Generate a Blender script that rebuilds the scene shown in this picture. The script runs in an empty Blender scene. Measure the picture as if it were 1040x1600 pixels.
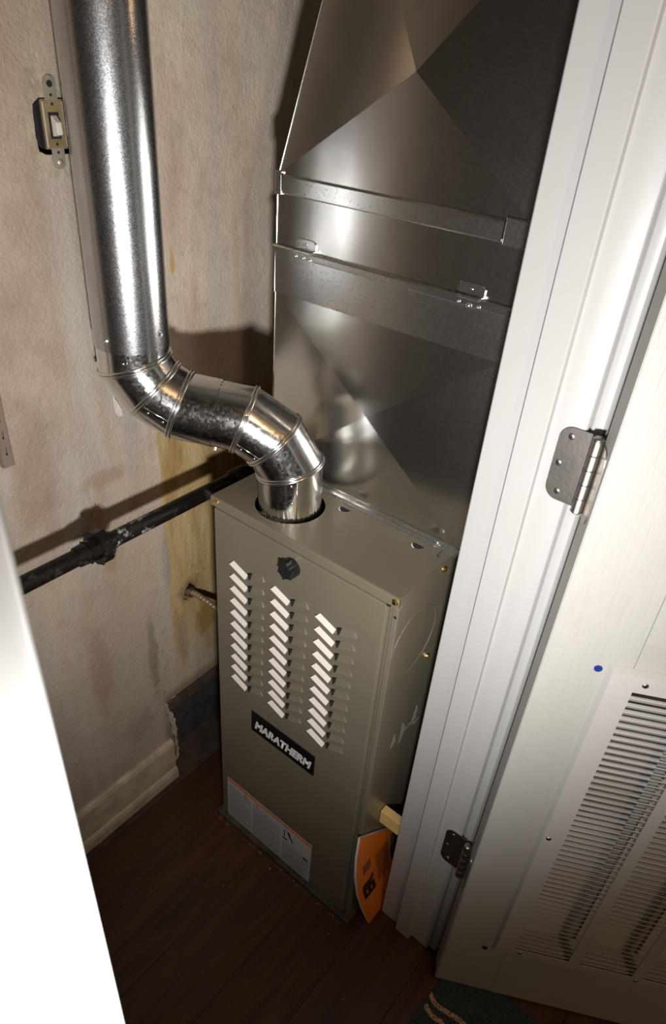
import bpy, bmesh, math, random
from mathutils import Vector, Matrix
random.seed(7)
SC = bpy.context.scene
COL = SC.collection

# ---------------------------------------------------------------- camera
cam_data = bpy.data.cameras.new('camera')
cam = bpy.data.objects.new('camera', cam_data)
COL.objects.link(cam)
cam.location = (0.7027, -0.6299, 1.4629)
cam.rotation_euler = (0.9807, -0.0704, 0.6775)
cam_data.sensor_fit = 'VERTICAL'
cam_data.sensor_height = 36.0
cam_data.lens = 1070.2264 / 1600 * 36.0
cam_data.clip_start = 0.01
cam_data.clip_end = 50
cam_data.dof.use_dof = True
cam_data.dof.focus_distance = 1.1
cam_data.dof.aperture_fstop = 14
SC.camera = cam

# ---------------------------------------------------------------- world, lamps, exposure
world = bpy.data.worlds.new('world')
SC.world = world
world.use_nodes = True
world.node_tree.nodes['Background'].inputs[0].default_value = (1.0, 0.86, 0.70, 1)
world.node_tree.nodes['Background'].inputs[1].default_value = 0.045
SC.view_settings.view_transform = 'Standard'
SC.view_settings.look = 'None'
SC.view_settings.exposure = 0.0
SC.view_settings.gamma = 1.0
SC.view_settings.use_curve_mapping = False

def lamp(name, kind, loc, energy, color, radius=0.03, target=None, size=None, blend=1.0):
    d = bpy.data.lights.new(name, kind)
    d.energy = energy; d.color = color; d.shadow_soft_size = radius
    o = bpy.data.objects.new(name, d); COL.objects.link(o); o.location = loc
    if kind == 'SPOT':
        d.spot_size = size; d.spot_blend = blend
    if target is not None:
        o.rotation_euler = (Vector(target) - Vector(loc)).to_track_quat('-Z', 'Y').to_euler()
    return o
# the hand lamp held below the camera, pointing into the closet
lamp('hand_lamp', 'SPOT', (0.745, -0.625, 1.08), 54.0, (1.0, 0.985, 0.965), 0.032, (0.18, 0.03, 1.13), math.radians(128), 1.0)
# warm bulb of the room outside
lamp('room_bulb', 'POINT', (1.60, -0.76, 2.10), 16.0, (1.0, 0.66, 0.36), 0.06)

# ---------------------------------------------------------------- material helpers
def new_mat(name):
    m = bpy.data.materials.new(name); m.use_nodes = True
    nt = m.node_tree
    return m, nt, nt.nodes['Principled BSDF']
def N(nt, t, **kw):
    n = nt.nodes.new(t)
    for k, v in kw.items():
        if k in ('operation', 'blend_type', 'data_type', 'feature', 'noise_dimensions', 'wave_type', 'bands_direction', 'distance', 'invert'):
            setattr(n, k, v)
        else:
            n.inputs[k].default_value = v
    return n
def L(nt, a, b): nt.links.new(a, b)
def ramp(nt, fac, stops):
    r = nt.nodes.new('ShaderNodeValToRGB')
    while len(r.color_ramp.elements) < len(stops): r.color_ramp.elements.new(0.5)
    for e, (p, c) in zip(r.color_ramp.elements, stops):
        e.position = p
        e.color = (c, c, c, 1) if isinstance(c, (int, float)) else (*c, 1)
    L(nt, fac, r.inputs[0])
    return r.outputs[0]
def pos(nt): return nt.nodes.new('ShaderNodeNewGeometry').outputs['Position']
def scaled(nt, vec, s):
    m = nt.nodes.new('ShaderNodeMapping'); m.inputs['Scale'].default_value = s
    L(nt, vec, m.inputs['Vector']); return m.outputs[0]
def noise(nt, vec, scale, detail=4, rough=0.55, dist=0.0):
    n = nt.nodes.new('ShaderNodeTexNoise')
    n.inputs['Scale'].default_value = scale; n.inputs['Detail'].default_value = detail
    n.inputs['Roughness'].default_value = rough; n.inputs['Distortion'].default_value = dist
    L(nt, vec, n.inputs['Vector']); return n.outputs['Fac']
def mixc(nt, fac, a, b, mode='MIX'):
    n = nt.nodes.new('ShaderNodeMix'); n.data_type = 'RGBA'; n.blend_type = mode
    for s, v in ((0, fac), (6, a), (7, b)):
        if hasattr(v, 'is_linked') or isinstance(v, bpy.types.NodeSocket): L(nt, v, n.inputs[s])
        elif isinstance(v, (int, float)): n.inputs[s].default_value = v
        else: n.inputs[s].default_value = (*v, 1)
    return n.outputs[2]
def mth(nt, op, a, b=None, c=None):
    n = nt.nodes.new('ShaderNodeMath'); n.operation = op
    for i, v in enumerate((a, b, c)):
        if v is None: continue
        if isinstance(v, bpy.types.NodeSocket): L(nt, v, n.inputs[i])
        else: n.inputs[i].default_value = v
    return n.outputs[0]
def smooth(nt, v, lo, hi):
    n = nt.nodes.new('ShaderNodeMapRange'); n.interpolation_type = 'SMOOTHSTEP'
    n.inputs['From Min'].default_value = lo; n.inputs['From Max'].default_value = hi
    L(nt, v, n.inputs['Value']); return n.outputs[0]
def bump(nt, bsdf, h, strength, dist=0.001):
    b = nt.nodes.new('ShaderNodeBump'); b.inputs['Strength'].default_value = strength
    b.inputs['Distance'].default_value = dist
    L(nt, h, b.inputs['Height']); L(nt, b.outputs[0], bsdf.inputs['Normal']); return b
def flat(name, col, rough=0.5, metal=0.0, spec=0.5, bumpy=0.0, bscale=300, var=0.0):
    m, nt, b = new_mat(name)
    b.inputs['Base Color'].default_value = (*col, 1); b.inputs['Roughness'].default_value = rough
    b.inputs['Metallic'].default_value = metal; b.inputs['Specular IOR Level'].default_value = spec
    p = pos(nt)
    if bumpy: bump(nt, b, noise(nt, p, bscale, 3), bumpy)
    if var:
        f = noise(nt, p, 30, 4)
        L(nt, mixc(nt, ramp(nt, f, [(0.3, 0.0), (0.7, 1.0)]), tuple(c * (1 - var) for c in col), tuple(min(1, c * (1 + var)) for c in col)), b.inputs['Base Color'])
    return m

def galvanised(name, col, rough, spangle, wave=0.25, scuffs=0.0, aniso=0.0):
    m, nt, b = new_mat(name)
    p = pos(nt)
    b.inputs['Metallic'].default_value = 1.0
    v = nt.nodes.new('ShaderNodeTexVoronoi'); v.inputs['Scale'].default_value = spangle
    L(nt, p, v.inputs['Vector'])
    sep = nt.nodes.new('ShaderNodeSeparateColor'); L(nt, v.outputs['Color'], sep.inputs[0])
    big = noise(nt, p, 14, 4)
    c = mixc(nt, sep.outputs[0], tuple(x * 0.90 for x in col), col)
    c = mixc(nt, ramp(nt, big, [(0.35, 0.0), (0.75, 0.35)]), c, tuple(x * 0.72 for x in col))
    if scuffs:
        sc = noise(nt, scaled(nt, p, (60, 60, 5)), 9, 5, 0.75)
        sf = ramp(nt, sc, [(0.74, 0.0), (0.78, 1.0)])
        c = mixc(nt, mth(nt, 'MULTIPLY', sf, scuffs), c, (0.8, 0.8, 0.8))
        r = mth(nt, 'ADD', mth(nt, 'MULTIPLY', sep.outputs[1], 0.04), rough)
        r = mth(nt, 'ADD', r, mth(nt, 'MULTIPLY', sf, 0.25))
    else:
        r = mth(nt, 'ADD', mth(nt, 'MULTIPLY', sep.outputs[1], 0.10), rough)
    L(nt, c, b.inputs['Base Color']); L(nt, r, b.inputs['Roughness'])
    h = mth(nt, 'ADD', mth(nt, 'MULTIPLY', noise(nt, p, 9, 2), wave * 4), mth(nt, 'MULTIPLY', noise(nt, p, 700, 2), 0.009))
    bump(nt, b, h, 0.35, 0.004)
    if aniso: b.inputs['Anisotropic'].default_value = aniso
    return m

M = {}
M['duct'] = galvanised('duct_zinc', (0.72, 0.71, 0.675), 0.205, 700, 0.06, 0.45)
M['cleat'] = galvanised('cleat_zinc', (0.84, 0.84, 0.82), 0.235, 700, 0.05, 0.6)
M['pipe'] = galvanised('pipe_zinc', (0.56, 0.57, 0.59), 0.20, 1100, 0.01)
M['elbow'] = galvanised('elbow_zinc', (0.78, 0.79, 0.80), 0.12, 260, 0.10)
M['bead'] = flat('bead_zinc', (0.80, 0.79, 0.76), 0.20, 1.0)
M['screw_zinc'] = flat('screw_zinc', (0.75, 0.75, 0.75), 0.25, 1.0)
M['brass'] = flat('brass', (0.85, 0.60, 0.22), 0.25, 1.0)
M['nickel'] = flat('satin_nickel', (0.34, 0.315, 0.29), 0.38, 1.0, bumpy=0.15, bscale=200, var=0.12)
M['black_plastic'] = flat('black_plastic', (0.012, 0.012, 0.013), 0.16)
M['dark'] = flat('dark_void', (0.006, 0.006, 0.006), 0.9)
M['gun'] = flat('dark_lettering_ground', (0.004, 0.004, 0.005), 0.35)
M['letter'] = flat('silver_lettering', (0.55, 0.55, 0.55), 0.5)
M['rubber_cable'] = flat('cable_armour', (0.20, 0.15, 0.09), 0.5, 0.4, bumpy=0.4, bscale=200, var=0.5)

# furnace paint
m, nt, b = new_mat('taupe_metallic_paint'); M['paint'] = m
p = pos(nt)
b.inputs['Metallic'].default_value = 0.35
b.inputs['Roughness'].default_value = 0.40
c = mixc(nt, ramp(nt, noise(nt, p, 5, 4), [(0.3, 0.0), (0.7, 1.0)]), (0.180, 0.158, 0.112), (0.215, 0.190, 0.138))
dust = ramp(nt, noise(nt, p, 240, 3, 0.7), [(0.70, 0.0), (0.78, 1.0)])
c = mixc(nt, mth(nt, 'MULTIPLY', dust, 0.25), c, (0.5, 0.48, 0.43))
L(nt, c, b.inputs['Base Color'])
bump(nt, b, noise(nt, p, 500, 2), 0.06)
b.inputs['Coat Weight'].default_value = 0.25; b.inputs['Coat Roughness'].default_value = 0.18
M['louver'] = flat('glint_paint', (0.62, 0.58, 0.53), 0.5)  # furnace paint lightened: lamp glint on the left louver blades put into the colour

# trim and door paint
def white_paint(name, col, rough=0.35, grime=0.15):
    m, nt, b = new_mat(name); p = pos(nt)
    f = ramp(nt, noise(nt, p, 7, 5, 0.6), [(0.35, 0.0), (0.75, 1.0)])
    c = mixc(nt, mth(nt, 'MULTIPLY', f, grime), col, tuple(x * y for x, y in zip(col, (0.86, 0.83, 0.76))))
    sp = ramp(nt, noise(nt, p, 60, 4, 0.7), [(0.735, 0.0), (0.77, 1.0)])
    c = mixc(nt, mth(nt, 'MULTIPLY', sp, 0.25), c, (0.42, 0.38, 0.30))
    L(nt, c, b.inputs['Base Color']); b.inputs['Roughness'].default_value = rough
    bump(nt, b, noise(nt, scaled(nt, p, (1, 1, 0.15)), 160, 3), 0.12)
    return m
M['trim'] = white_paint('trim_paint', (0.385, 0.382, 0.376))
M['near_trim'] = white_paint('near_trim_paint', (0.36, 0.36, 0.355), 0.6, 0.1)
M['grille'] = white_paint('grille_enamel', (0.43, 0.418, 0.405), 0.45, 0.2)
M['door_edge'] = white_paint('door_edge_paint', (0.33, 0.325, 0.305), 0.6, 0.5)
def grain_mat(name, col, horizontal):
    m, nt, b = new_mat(name); tc = nt.nodes.new('ShaderNodeTexCoord').outputs['UV']
    sc = (1, 14, 1) if horizontal else (14, 1, 1)
    v = scaled(nt, tc, sc)
    n1 = noise(nt, v, 14, 5, 0.6, 0.8)
    n2 = noise(nt, v, 40, 3, 0.6)
    h = mth(nt, 'ADD', mth(nt, 'MULTIPLY', n1, 0.7), mth(nt, 'MULTIPLY', n2, 0.5))
    dirt = ramp(nt, noise(nt, tc, 5, 4), [(0.4, 0.0), (0.8, 0.3)])
    c = mixc(nt, dirt, col, tuple(x * y for x, y in zip(col, (0.85, 0.81, 0.72))))
    c = mixc(nt, mth(nt, 'MULTIPLY', ramp(nt, n1, [(0.35, 1.0), (0.5, 0.0)]), 0.18), c, tuple(x * 0.75 for x in col))
    L(nt, c, b.inputs['Base Color']); b.inputs['Roughness'].default_value = 0.42
    bump(nt, b, h, 0.5, 0.0012)
    return m
M['grain_v'] = grain_mat('door_paint_upright_grain', (0.38, 0.372, 0.355), False)
M['grain_h'] = grain_mat('door_paint_level_grain', (0.38, 0.372, 0.355), True)

# closet left wall
m, nt, b = new_mat('stained_plaster'); M['wall'] = m
p = pos(nt)
sx = nt.nodes.new('ShaderNodeSeparateXYZ'); L(nt, p, sx.inputs[0]); Y, Z = sx.outputs[1], sx.outputs[2]
streak = noise(nt, scaled(nt, p, (1, 9, 1.3)), 1.0 * 1.4, 5, 0.6, 0.4)
blot = noise(nt, p, 6.5, 6, 0.62)
base = mixc(nt, ramp(nt, blot, [(0.36, 0.0), (0.66, 1.0)]), (0.50, 0.425, 0.34), (0.42, 0.335, 0.26))
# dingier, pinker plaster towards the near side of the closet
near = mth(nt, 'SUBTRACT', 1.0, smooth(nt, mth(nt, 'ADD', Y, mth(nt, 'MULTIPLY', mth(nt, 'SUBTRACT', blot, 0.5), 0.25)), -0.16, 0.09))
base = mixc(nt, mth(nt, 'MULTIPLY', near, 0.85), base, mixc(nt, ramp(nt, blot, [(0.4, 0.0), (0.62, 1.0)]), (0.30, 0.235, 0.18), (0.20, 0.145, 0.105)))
mott = noise(nt, p, 38, 5, 0.7)
base = mixc(nt, mth(nt, 'MULTIPLY', ramp(nt, mott, [(0.48, 0.0), (0.68, 1.0)]), 0.35), base, (0.24, 0.19, 0.145))
low = mth(nt, 'SUBTRACT', 1.0, smooth(nt, Z, 0.25, 0.95))
base = mixc(nt, mth(nt, 'MULTIPLY', low, 0.45), base, (0.36, 0.30, 0.235))
base = mixc(nt, mth(nt, 'MULTIPLY', ramp(nt, streak, [(0.44, 0.0), (0.64, 1.0)]), 0.6), base, (0.36, 0.345, 0.31))
base = mixc(nt, mth(nt, 'MULTIPLY', ramp(nt, noise(nt, scaled(nt, p, (1, 5, 1)), 2.6, 4), [(0.54, 0.0), (0.74, 1.0)]), 0.55), base, (0.25, 0.165, 0.115))
# bare unpainted patch behind the furnace
wob = mth(nt, 'MULTIPLY', mth(nt, 'SUBTRACT', noise(nt, p, 22, 4), 0.5), 0.03)
ed = mth(nt, 'ADD', Y, wob)
m1 = smooth(nt, ed, 0.018, 0.028)
m2 = mth(nt, 'SUBTRACT', 1.0, smooth(nt, mth(nt, 'ADD', Z, wob), 0.93, 0.95))
bare = mixc(nt, ramp(nt, noise(nt, scaled(nt, p, (1, 6, 1)), 5, 5), [(0.38, 0.0), (0.66, 1.0)]), (0.44, 0.33, 0.165), (0.29, 0.185, 0.072))
fade = smooth(nt, Z, 0.30, 0.50)
mk = mth(nt, 'MULTIPLY', mth(nt, 'MULTIPLY', m1, m2), mth(nt, 'ADD', 0.35, mth(nt, 'MULTIPLY', fade, 0.65)))
base = mixc(nt, mk, base, bare)
# yellow-brown damp blots round the cable hole and under it
def blob(y, z, ry, rz, lo=0.4, hi=1.1):
    dy = mth(nt, 'MULTIPLY', mth(nt, 'SUBTRACT', Y, y), 1 / ry); dz = mth(nt, 'MULTIPLY', mth(nt, 'SUBTRACT', Z, z), 1 / rz)
    d = mth(nt, 'SQRT', mth(nt, 'ADD', mth(nt, 'MULTIPLY', dy, dy), mth(nt, 'MULTIPLY', dz, dz)))
    d = mth(nt, 'ADD', d, mth(nt, 'MULTIPLY', mth(nt, 'SUBTRACT', noise(nt, p, 30, 5, 0.7), 0.5), 1.3))
    return mth(nt, 'SUBTRACT', 1.0, smooth(nt, d, lo, hi))
for (y, z, ry, rz, c_, k) in ((0.115, 0.42, 0.04, 0.06, (0.22, 0.13, 0.03), 0.85), (0.075, 0.52, 0.035, 0.035, (0.13, 0.08, 0.04), 0.7),
                              (0.14, 0.35, 0.05, 0.05, (0.30, 0.20, 0.08), 0.6), (0.078, 1.18, 0.006, 0.03, (0.35, 0.20, 0.05), 0.8),
                              (-0.125, 0.79, 0.03, 0.03, (0.20, 0.12, 0.07), 0.6), (-0.10, 0.70, 0.02, 0.04, (0.25, 0.16, 0.08), 0.5),
                              (-0.08, 0.235, 0.05, 0.05, (0.20, 0.15, 0.10), 0.4), (-0.09, 0.86, 0.05, 0.02, (0.22, 0.13, 0.08), 0.5), (-0.20, 0.90, 0.05, 0.12, (0.20, 0.13, 0.09), 0.5), (-0.15, 0.45, 0.03, 0.12, (0.22, 0.15, 0.11), 0.5), (0.05, 0.40, 0.02, 0.10, (0.20, 0.16, 0.11), 0.5), (0.02, 0.62, 0.012, 0.10, (0.26, 0.25, 0.24), 0.6), (-0.03, 0.90, 0.02, 0.09, (0.27, 0.26, 0.24), 0.55), (-0.03, 0.40, 0.015, 0.14, (0.18, 0.13, 0.09), 0.6)):
    base = mixc(nt, mth(nt, 'MULTIPLY', blob(y, z, ry, rz), k), base, c_)
# specks and dirt
spk = ramp(nt, noise(nt, scaled(nt, p, (1, 1, 0.6)), 120, 5, 0.8), [(0.57, 0.0), (0.64, 1.0)])
zone = mth(nt, 'MAXIMUM', blob(-0.12, 0.78, 0.07, 0.07), mth(nt, 'MAXIMUM', blob(-0.02, 0.38, 0.04, 0.20), blob(0.08, 0.55, 0.05, 0.06)))
base = mixc(nt, mth(nt, 'MULTIPLY', spk, mth(nt, 'ADD', 0.05, mth(nt, 'MULTIPLY', zone, 0.8))), base, (0.08, 0.05, 0.03))
# sooty edge round the ragged opening
base = mixc(nt, mth(nt, 'MULTIPLY', mth(nt, 'MULTIPLY', smooth(nt, ed, -0.03, 0.0), mth(nt, 'SUBTRACT', 1.0, smooth(nt, mth(nt, 'ADD', Z, wob), 0.255, 0.285))), 0.75), base, (0.16, 0.12, 0.085))
# paler unpainted rectangle round the switch
sq = mth(nt, 'MULTIPLY', mth(nt, 'MULTIPLY', smooth(nt, ed, -0.131, -0.127), mth(nt, 'SUBTRACT', 1.0, smooth(nt, Y, -0.055, -0.053))),
         mth(nt, 'MULTIPLY', smooth(nt, Z, 1.307, 1.309), mth(nt, 'SUBTRACT', 1.0, smooth(nt, Z, 1.424, 1.426))))
base = mixc(nt, mth(nt, 'MULTIPLY', sq, 0.65), base, mixc(nt, ramp(nt, mott, [(0.4, 0.0), (0.6, 1.0)]), (0.33, 0.29, 0.20), (0.22, 0.18, 0.12)))
L(nt, base, b.inputs['Base Color']); b.inputs['Roughness'].default_value = 0.55
hh = mth(nt, 'ADD', noise(nt, p, 210, 3, 0.6), mth(nt, 'MULTIPLY', noise(nt, p, 60, 3), 0.8))
bump(nt, b, hh, 0.9, 0.0018)

M['plain_wall'] = flat('plain_wall_paint', (0.46, 0.38, 0.30), 0.6, bumpy=0.4, bscale=200, var=0.08)
M['shade_wall'] = flat('shade_darkened_wall', (0.16, 0.12, 0.09), 0.7, bumpy=0.4, bscale=200, var=0.15)  # for the unseen near wall: shade put into its colour, so the duct reflects dark
M['ceiling'] = flat('ceiling_paint', (0.55, 0.50, 0.44), 0.7, bumpy=0.4, bscale=120)
M['dirty_cream'] = flat('dirty_cream_paint', (0.40, 0.325, 0.245), 0.5, bumpy=0.3, bscale=120, var=0.22)
M['old_wood'] = flat('old_dark_wood', (0.06, 0.038, 0.028), 0.7, bumpy=0.5, bscale=90, var=0.4)
M['lath'] = flat('sooty_backing', (0.035, 0.032, 0.034), 0.8, bumpy=0.6, bscale=80, var=0.4)
M['torn'] = flat('torn_plaster_edge', (0.50, 0.42, 0.33), 0.9, bumpy=0.8, bscale=150, var=0.2)
M['crumb'] = flat('plaster_crumb', (0.27, 0.21, 0.12), 0.9, bumpy=0.4, var=0.4)
M['base_plate'] = flat('grimy_base_plate', (0.05, 0.045, 0.03), 0.6, bumpy=0.8, bscale=120, var=0.6)
M['shim'] = flat('yellow_pine', (0.62, 0.44, 0.17), 0.55, bumpy=0.2, bscale=60, var=0.12)
M['orange'] = flat('orange_cover', (0.78, 0.20, 0.02), 0.38, bumpy=0.1, bscale=60)
M['mark_grey'] = flat('dull_grey_mark', (0.22, 0.21, 0.21), 0.6)
M['paper'] = flat('white_paper', (0.62, 0.62, 0.64), 0.6)
M['ink'] = flat('black_ink', (0.008, 0.006, 0.006), 0.5)
M['cream_plastic'] = flat('dirty_white_plastic', (0.55, 0.52, 0.46), 0.4, var=0.15)
M['brown_plastic'] = flat('brown_switch_body', (0.17, 0.125, 0.06), 0.4, var=0.3)
M['strap'] = flat('tarnished_strap', (0.42, 0.39, 0.31), 0.4, 0.7, var=0.2)
M['standard'] = flat('painted_standard', (0.20, 0.16, 0.125), 0.4, 0.3, var=0.1)
M['blue_plug'] = flat('blue_plastic', (0.01, 0.035, 0.22), 0.35)
M['dark_plug'] = flat('dark_blue_plastic', (0.006, 0.02, 0.035), 0.35)
M['label_white'] = flat('label_stock', (0.42, 0.42, 0.43), 0.45)
M['label_orange'] = flat('label_orange', (0.60, 0.13, 0.025), 0.45)
M['label_grey'] = flat('label_print', (0.20, 0.20, 0.21), 0.5)
# black iron with white thread paste smears
m, nt, b = new_mat('black_iron'); M['iron'] = m
p = pos(nt)
sm = ramp(nt, noise(nt, p, 45, 5, 0.7), [(0.55, 0.0), (0.63, 1.0)])
sp = nt.nodes.new('ShaderNodeSeparateXYZ'); L(nt, p, sp.inputs[0])
win = mth(nt, 'MULTIPLY', smooth(nt, sp.outputs[1], -0.18, -0.155), mth(nt, 'SUBTRACT', 1.0, smooth(nt, sp.outputs[1], -0.13, -0.05)))
L(nt, mixc(nt, mth(nt, 'MULTIPLY', sm, mth(nt, 'ADD', 0.06, mth(nt, 'MULTIPLY', win, 0.75))), (0.005, 0.0035, 0.003), (0.40, 0.37, 0.37)), b.inputs['Base Color'])
b.inputs['Roughness'].default_value = 0.38; b.inputs['Metallic'].default_value = 0.0; b.inputs['Specular IOR Level'].default_value = 0.28
bump(nt, b, noise(nt, p, 250, 4), 0.3)
# floor planks
m, nt, b = new_mat('dark_laminate'); M['plank'] = m
p = pos(nt)
oi = nt.nodes.new('ShaderNodeObjectInfo').outputs['Random']
off = nt.nodes.new('ShaderNodeVectorMath'); off.operation = 'ADD'; L(nt, p, off.inputs[0])
cmb = nt.nodes.new('ShaderNodeCombineXYZ'); L(nt, mth(nt, 'MULTIPLY', oi, 9.0), cmb.inputs[0]); L(nt, mth(nt, 'MULTIPLY', oi, 5.0), cmb.inputs[1])
L(nt, cmb.outputs[0], off.inputs[1])
g = noise(nt, scaled(nt, off.outputs[0], (22, 1.6, 1)), 1.6, 6, 0.62, 1.0)
g2 = noise(nt, scaled(nt, off.outputs[0], (110, 6, 1)), 2.0, 4, 0.6)
c = mixc(nt, ramp(nt, g, [(0.34, 0.0), (0.68, 1.0)]), (0.026, 0.011, 0.009), (0.085, 0.031, 0.016))
c = mixc(nt, mth(nt, 'MULTIPLY', ramp(nt, g2, [(0.5, 0.0), (0.65, 1.0)]), 0.5), c, (0.022, 0.009, 0.007))
c = mixc(nt, mth(nt, 'MULTIPLY', oi, 0.5), c, (0.060, 0.023, 0.012))
L(nt, c, b.inputs['Base Color']); b.inputs['Roughness'].default_value = 0.42
bump(nt, b, g2, 0.15)
# mat
m, nt, b = new_mat('teal_pile'); M['mat'] = m
p = pos(nt)
n_ = noise(nt, p, 330, 4, 0.8)
L(nt, mixc(nt, ramp(nt, n_, [(0.35, 0.0), (0.65, 1.0)]), (0.006, 0.016, 0.022), (0.055, 0.10, 0.12)), b.inputs['Base Color'])
b.inputs['Roughness'].default_value = 0.95; bump(nt, b, n_, 1.0, 0.003)
m, nt, b = new_mat('beige_speckled_pile'); M['mat_beige'] = m
p = pos(nt); n_ = noise(nt, p, 300, 3, 0.8)
L(nt, mixc(nt, ramp(nt, n_, [(0.42, 0.0), (0.5, 1.0)]), (0.03, 0.02, 0.015), (0.62, 0.42, 0.28)), b.inputs['Base Color'])
b.inputs['Roughness'].default_value = 0.95; bump(nt, b, n_, 1.0, 0.003)

# ---------------------------------------------------------------- geometry helpers
def link(o, parent=None, matname=None):
    COL.objects.link(o)
    if parent is not None:
        o.parent = parent
        if parent.type == 'EMPTY': o.location = -Vector(parent.location)
    return o
def mesh(name, verts, faces, mat, parent=None, smooth_=False, bev=0.0, uv=None):
    me = bpy.data.meshes.new(name); me.from_pydata([tuple(v) for v in verts], [], faces)
    bm = bmesh.new(); bm.from_mesh(me)
    if bev:
        bmesh.ops.remove_doubles(bm, verts=bm.verts, dist=1e-6)
        es = [e for e in bm.edges if len(e.link_faces) == 2 and e.calc_face_angle(0) > 0.6]
        bmesh.ops.bevel(bm, geom=es, offset=bev, segments=2, affect='EDGES', profile=0.5, clamp_overlap=True)
    bmesh.ops.recalc_face_normals(bm, faces=bm.faces)
    bm.to_mesh(me); bm.free()
    me.materials.append(M[mat] if isinstance(mat, str) else mat)
    if smooth_:
        for f in me.polygons: f.use_smooth = True
        if smooth_ != 'all':
            me.set_sharp_from_angle(angle=math.radians(35))
    if uv:
        l = me.uv_layers.new(name='UVMap')
        for lp in me.loops: l.data[lp.index].uv = uv(me.vertices[lp.vertex_index].co)
    return link(bpy.data.objects.new(name, me), parent)
class MB:
    def __init__(s): s.v = []; s.f = []
    def add(s, vs, fs):
        k = len(s.v); s.v += [Vector(x) for x in vs]; s.f += [tuple(i + k for i in f) for f in fs]; return s
    def box(s, x0, x1, y0, y1, z0, z1, T=None):
        vs = [(x, y, z) for x in (x0, x1) for y in (y0, y1) for z in (z0, z1)]
        if T: vs = [T(*v) for v in vs]
        return s.add(vs, [(0, 1, 3, 2), (4, 6, 7, 5), (0, 4, 5, 1), (2, 3, 7, 6), (0, 2, 6, 4), (1, 5, 7, 3)])
    def prism(s, loop, ext, cap=True):            # loop: points, ext: vector
        n = len(loop); e = Vector(ext)
        vs = [Vector(p) for p in loop] + [Vector(p) + e for p in loop]
        fs = [(i, (i + 1) % n, (i + 1) % n + n, i + n) for i in range(n)]
        if cap: fs += [tuple(range(n)), tuple(range(n, 2 * n))]
        return s.add(vs, fs)
    def tube(s, pts, r, seg=16, cap=True, closed=False):
        pts = [Vector(p) for p in pts]; n = len(pts); rr = r if isinstance(r, (list, tuple)) else [r] * n
        ref = None; rings = []
        for i, p in enumerate(pts):
            a = pts[(i - 1) % n] if (closed or i > 0) else p
            b_ = pts[(i + 1) % n] if (closed or i < n - 1) else p
            d = (b_ - a).normalized()
            if ref is None: ref = d.orthogonal().normalized()
            ref = (ref - ref.dot(d) * d).normalized(); w = d.cross(ref)
            rings.append([p + rr[i] * (math.cos(t) * ref + math.sin(t) * w) for t in [2 * math.pi * k / seg for k in range(seg)]])
        vs = [v for R in rings for v in R]; fs = []
        m_ = n if closed else n - 1
        for i in range(m_):
            j = (i + 1) % n
            for k in range(seg):
                fs.append((i * seg + k, i * seg + (k + 1) % seg, j * seg + (k + 1) % seg, j * seg + k))
        if cap and not closed: fs += [tuple(range(seg)), tuple(range((n - 1) * seg, n * seg))]
        return s.add(vs, fs)
    def cyl(s, c, axis, r, h, seg=20, r2=None):
        c = Vector(c); a = Vector(axis).normalized()
        u = a.orthogonal().normalized(); w = a.cross(u); r2 = r if r2 is None else r2
        vs = [c + r * (math.cos(t) * u + math.sin(t) * w) for t in [2 * math.pi * k / seg for k in range(seg)]]
        vs += [c + a * h + r2 * (math.cos(t) * u + math.sin(t) * w) for t in [2 * math.pi * k / seg for k in range(seg)]]
        fs = [(k, (k + 1) % seg, (k + 1) % seg + seg, k + seg) for k in range(seg)] + [tuple(range(seg)), tuple(range(seg, 2 * seg))]
        return s.add(vs, fs)
    def dome(s, c, axis, r, h, seg=14, rings=4):
        c = Vector(c); a = Vector(axis).normalized(); u = a.orthogonal().normalized(); w = a.cross(u)
        vs = []; fs = []
        for i in range(rings):
            t = math.pi / 2 * i / rings
            vs += [c + a * h * math.sin(t) + r * math.cos(t) * (math.cos(k * 2 * math.pi / seg) * u + math.sin(k * 2 * math.pi / seg) * w) for k in range(seg)]
        vs.append(c + a * h)
        for i in range(rings - 1):
            fs += [(i * seg + k, i * seg + (k + 1) % seg, (i + 1) * seg + (k + 1) % seg, (i + 1) * seg + k) for k in range(seg)]
        q_ = (rings - 1) * seg
        fs += [(q_ + k, q_ + (k + 1) % seg, len(vs) - 1) for k in range(seg)]
        fs.append(tuple(range(seg)))
        return s.add(vs, fs)
    def out(s, name, mat, parent=None, smooth_=False, bev=0.0, uv=None):
        return mesh(name, s.v, s.f, mat, parent, smooth_, bev, uv)
def holed(name, outer, holes, to3, depth, mat, parent=None, rimmat=None):
    """flat sheet with holes; outer/holes are 2D loops, to3(u,v,d) places them, depth = sheet thickness"""
    bm = bmesh.new()
    for lp in [outer] + holes:
        vs = [bm.verts.new(to3(u, v, 0)) for u, v in lp]
        for i in range(len(vs)): bm.edges.new((vs[i], vs[(i + 1) % len(vs)]))
    bmesh.ops.triangle_fill(bm, use_beauty=True, use_dissolve=False, edges=bm.edges[:])
    for lp in [outer] + holes:
        a = [bm.verts.new(to3(u, v, 0)) for u, v in lp]; c_ = [bm.verts.new(to3(u, v, depth)) for u, v in lp]
        n = len(lp)
        for i in range(n): bm.faces.new((a[i], a[(i + 1) % n], c_[(i + 1) % n], c_[i]))
    bmesh.ops.remove_doubles(bm, verts=bm.verts, dist=1e-6)
    bmesh.ops.recalc_face_normals(bm, faces=bm.faces)
    me = bpy.data.meshes.new(name); bm.to_mesh(me); bm.free(); me.materials.append(M[mat])
    return link(bpy.data.objects.new(name, me), parent)
def thing(name, label, cat, loc, group=None):
    o = bpy.data.objects.new(name, None); COL.objects.link(o); o.location = loc
    o.empty_display_size = 0.05
    o['label'] = label; o['category'] = cat
    if group: o['group'] = group
    return o
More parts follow.
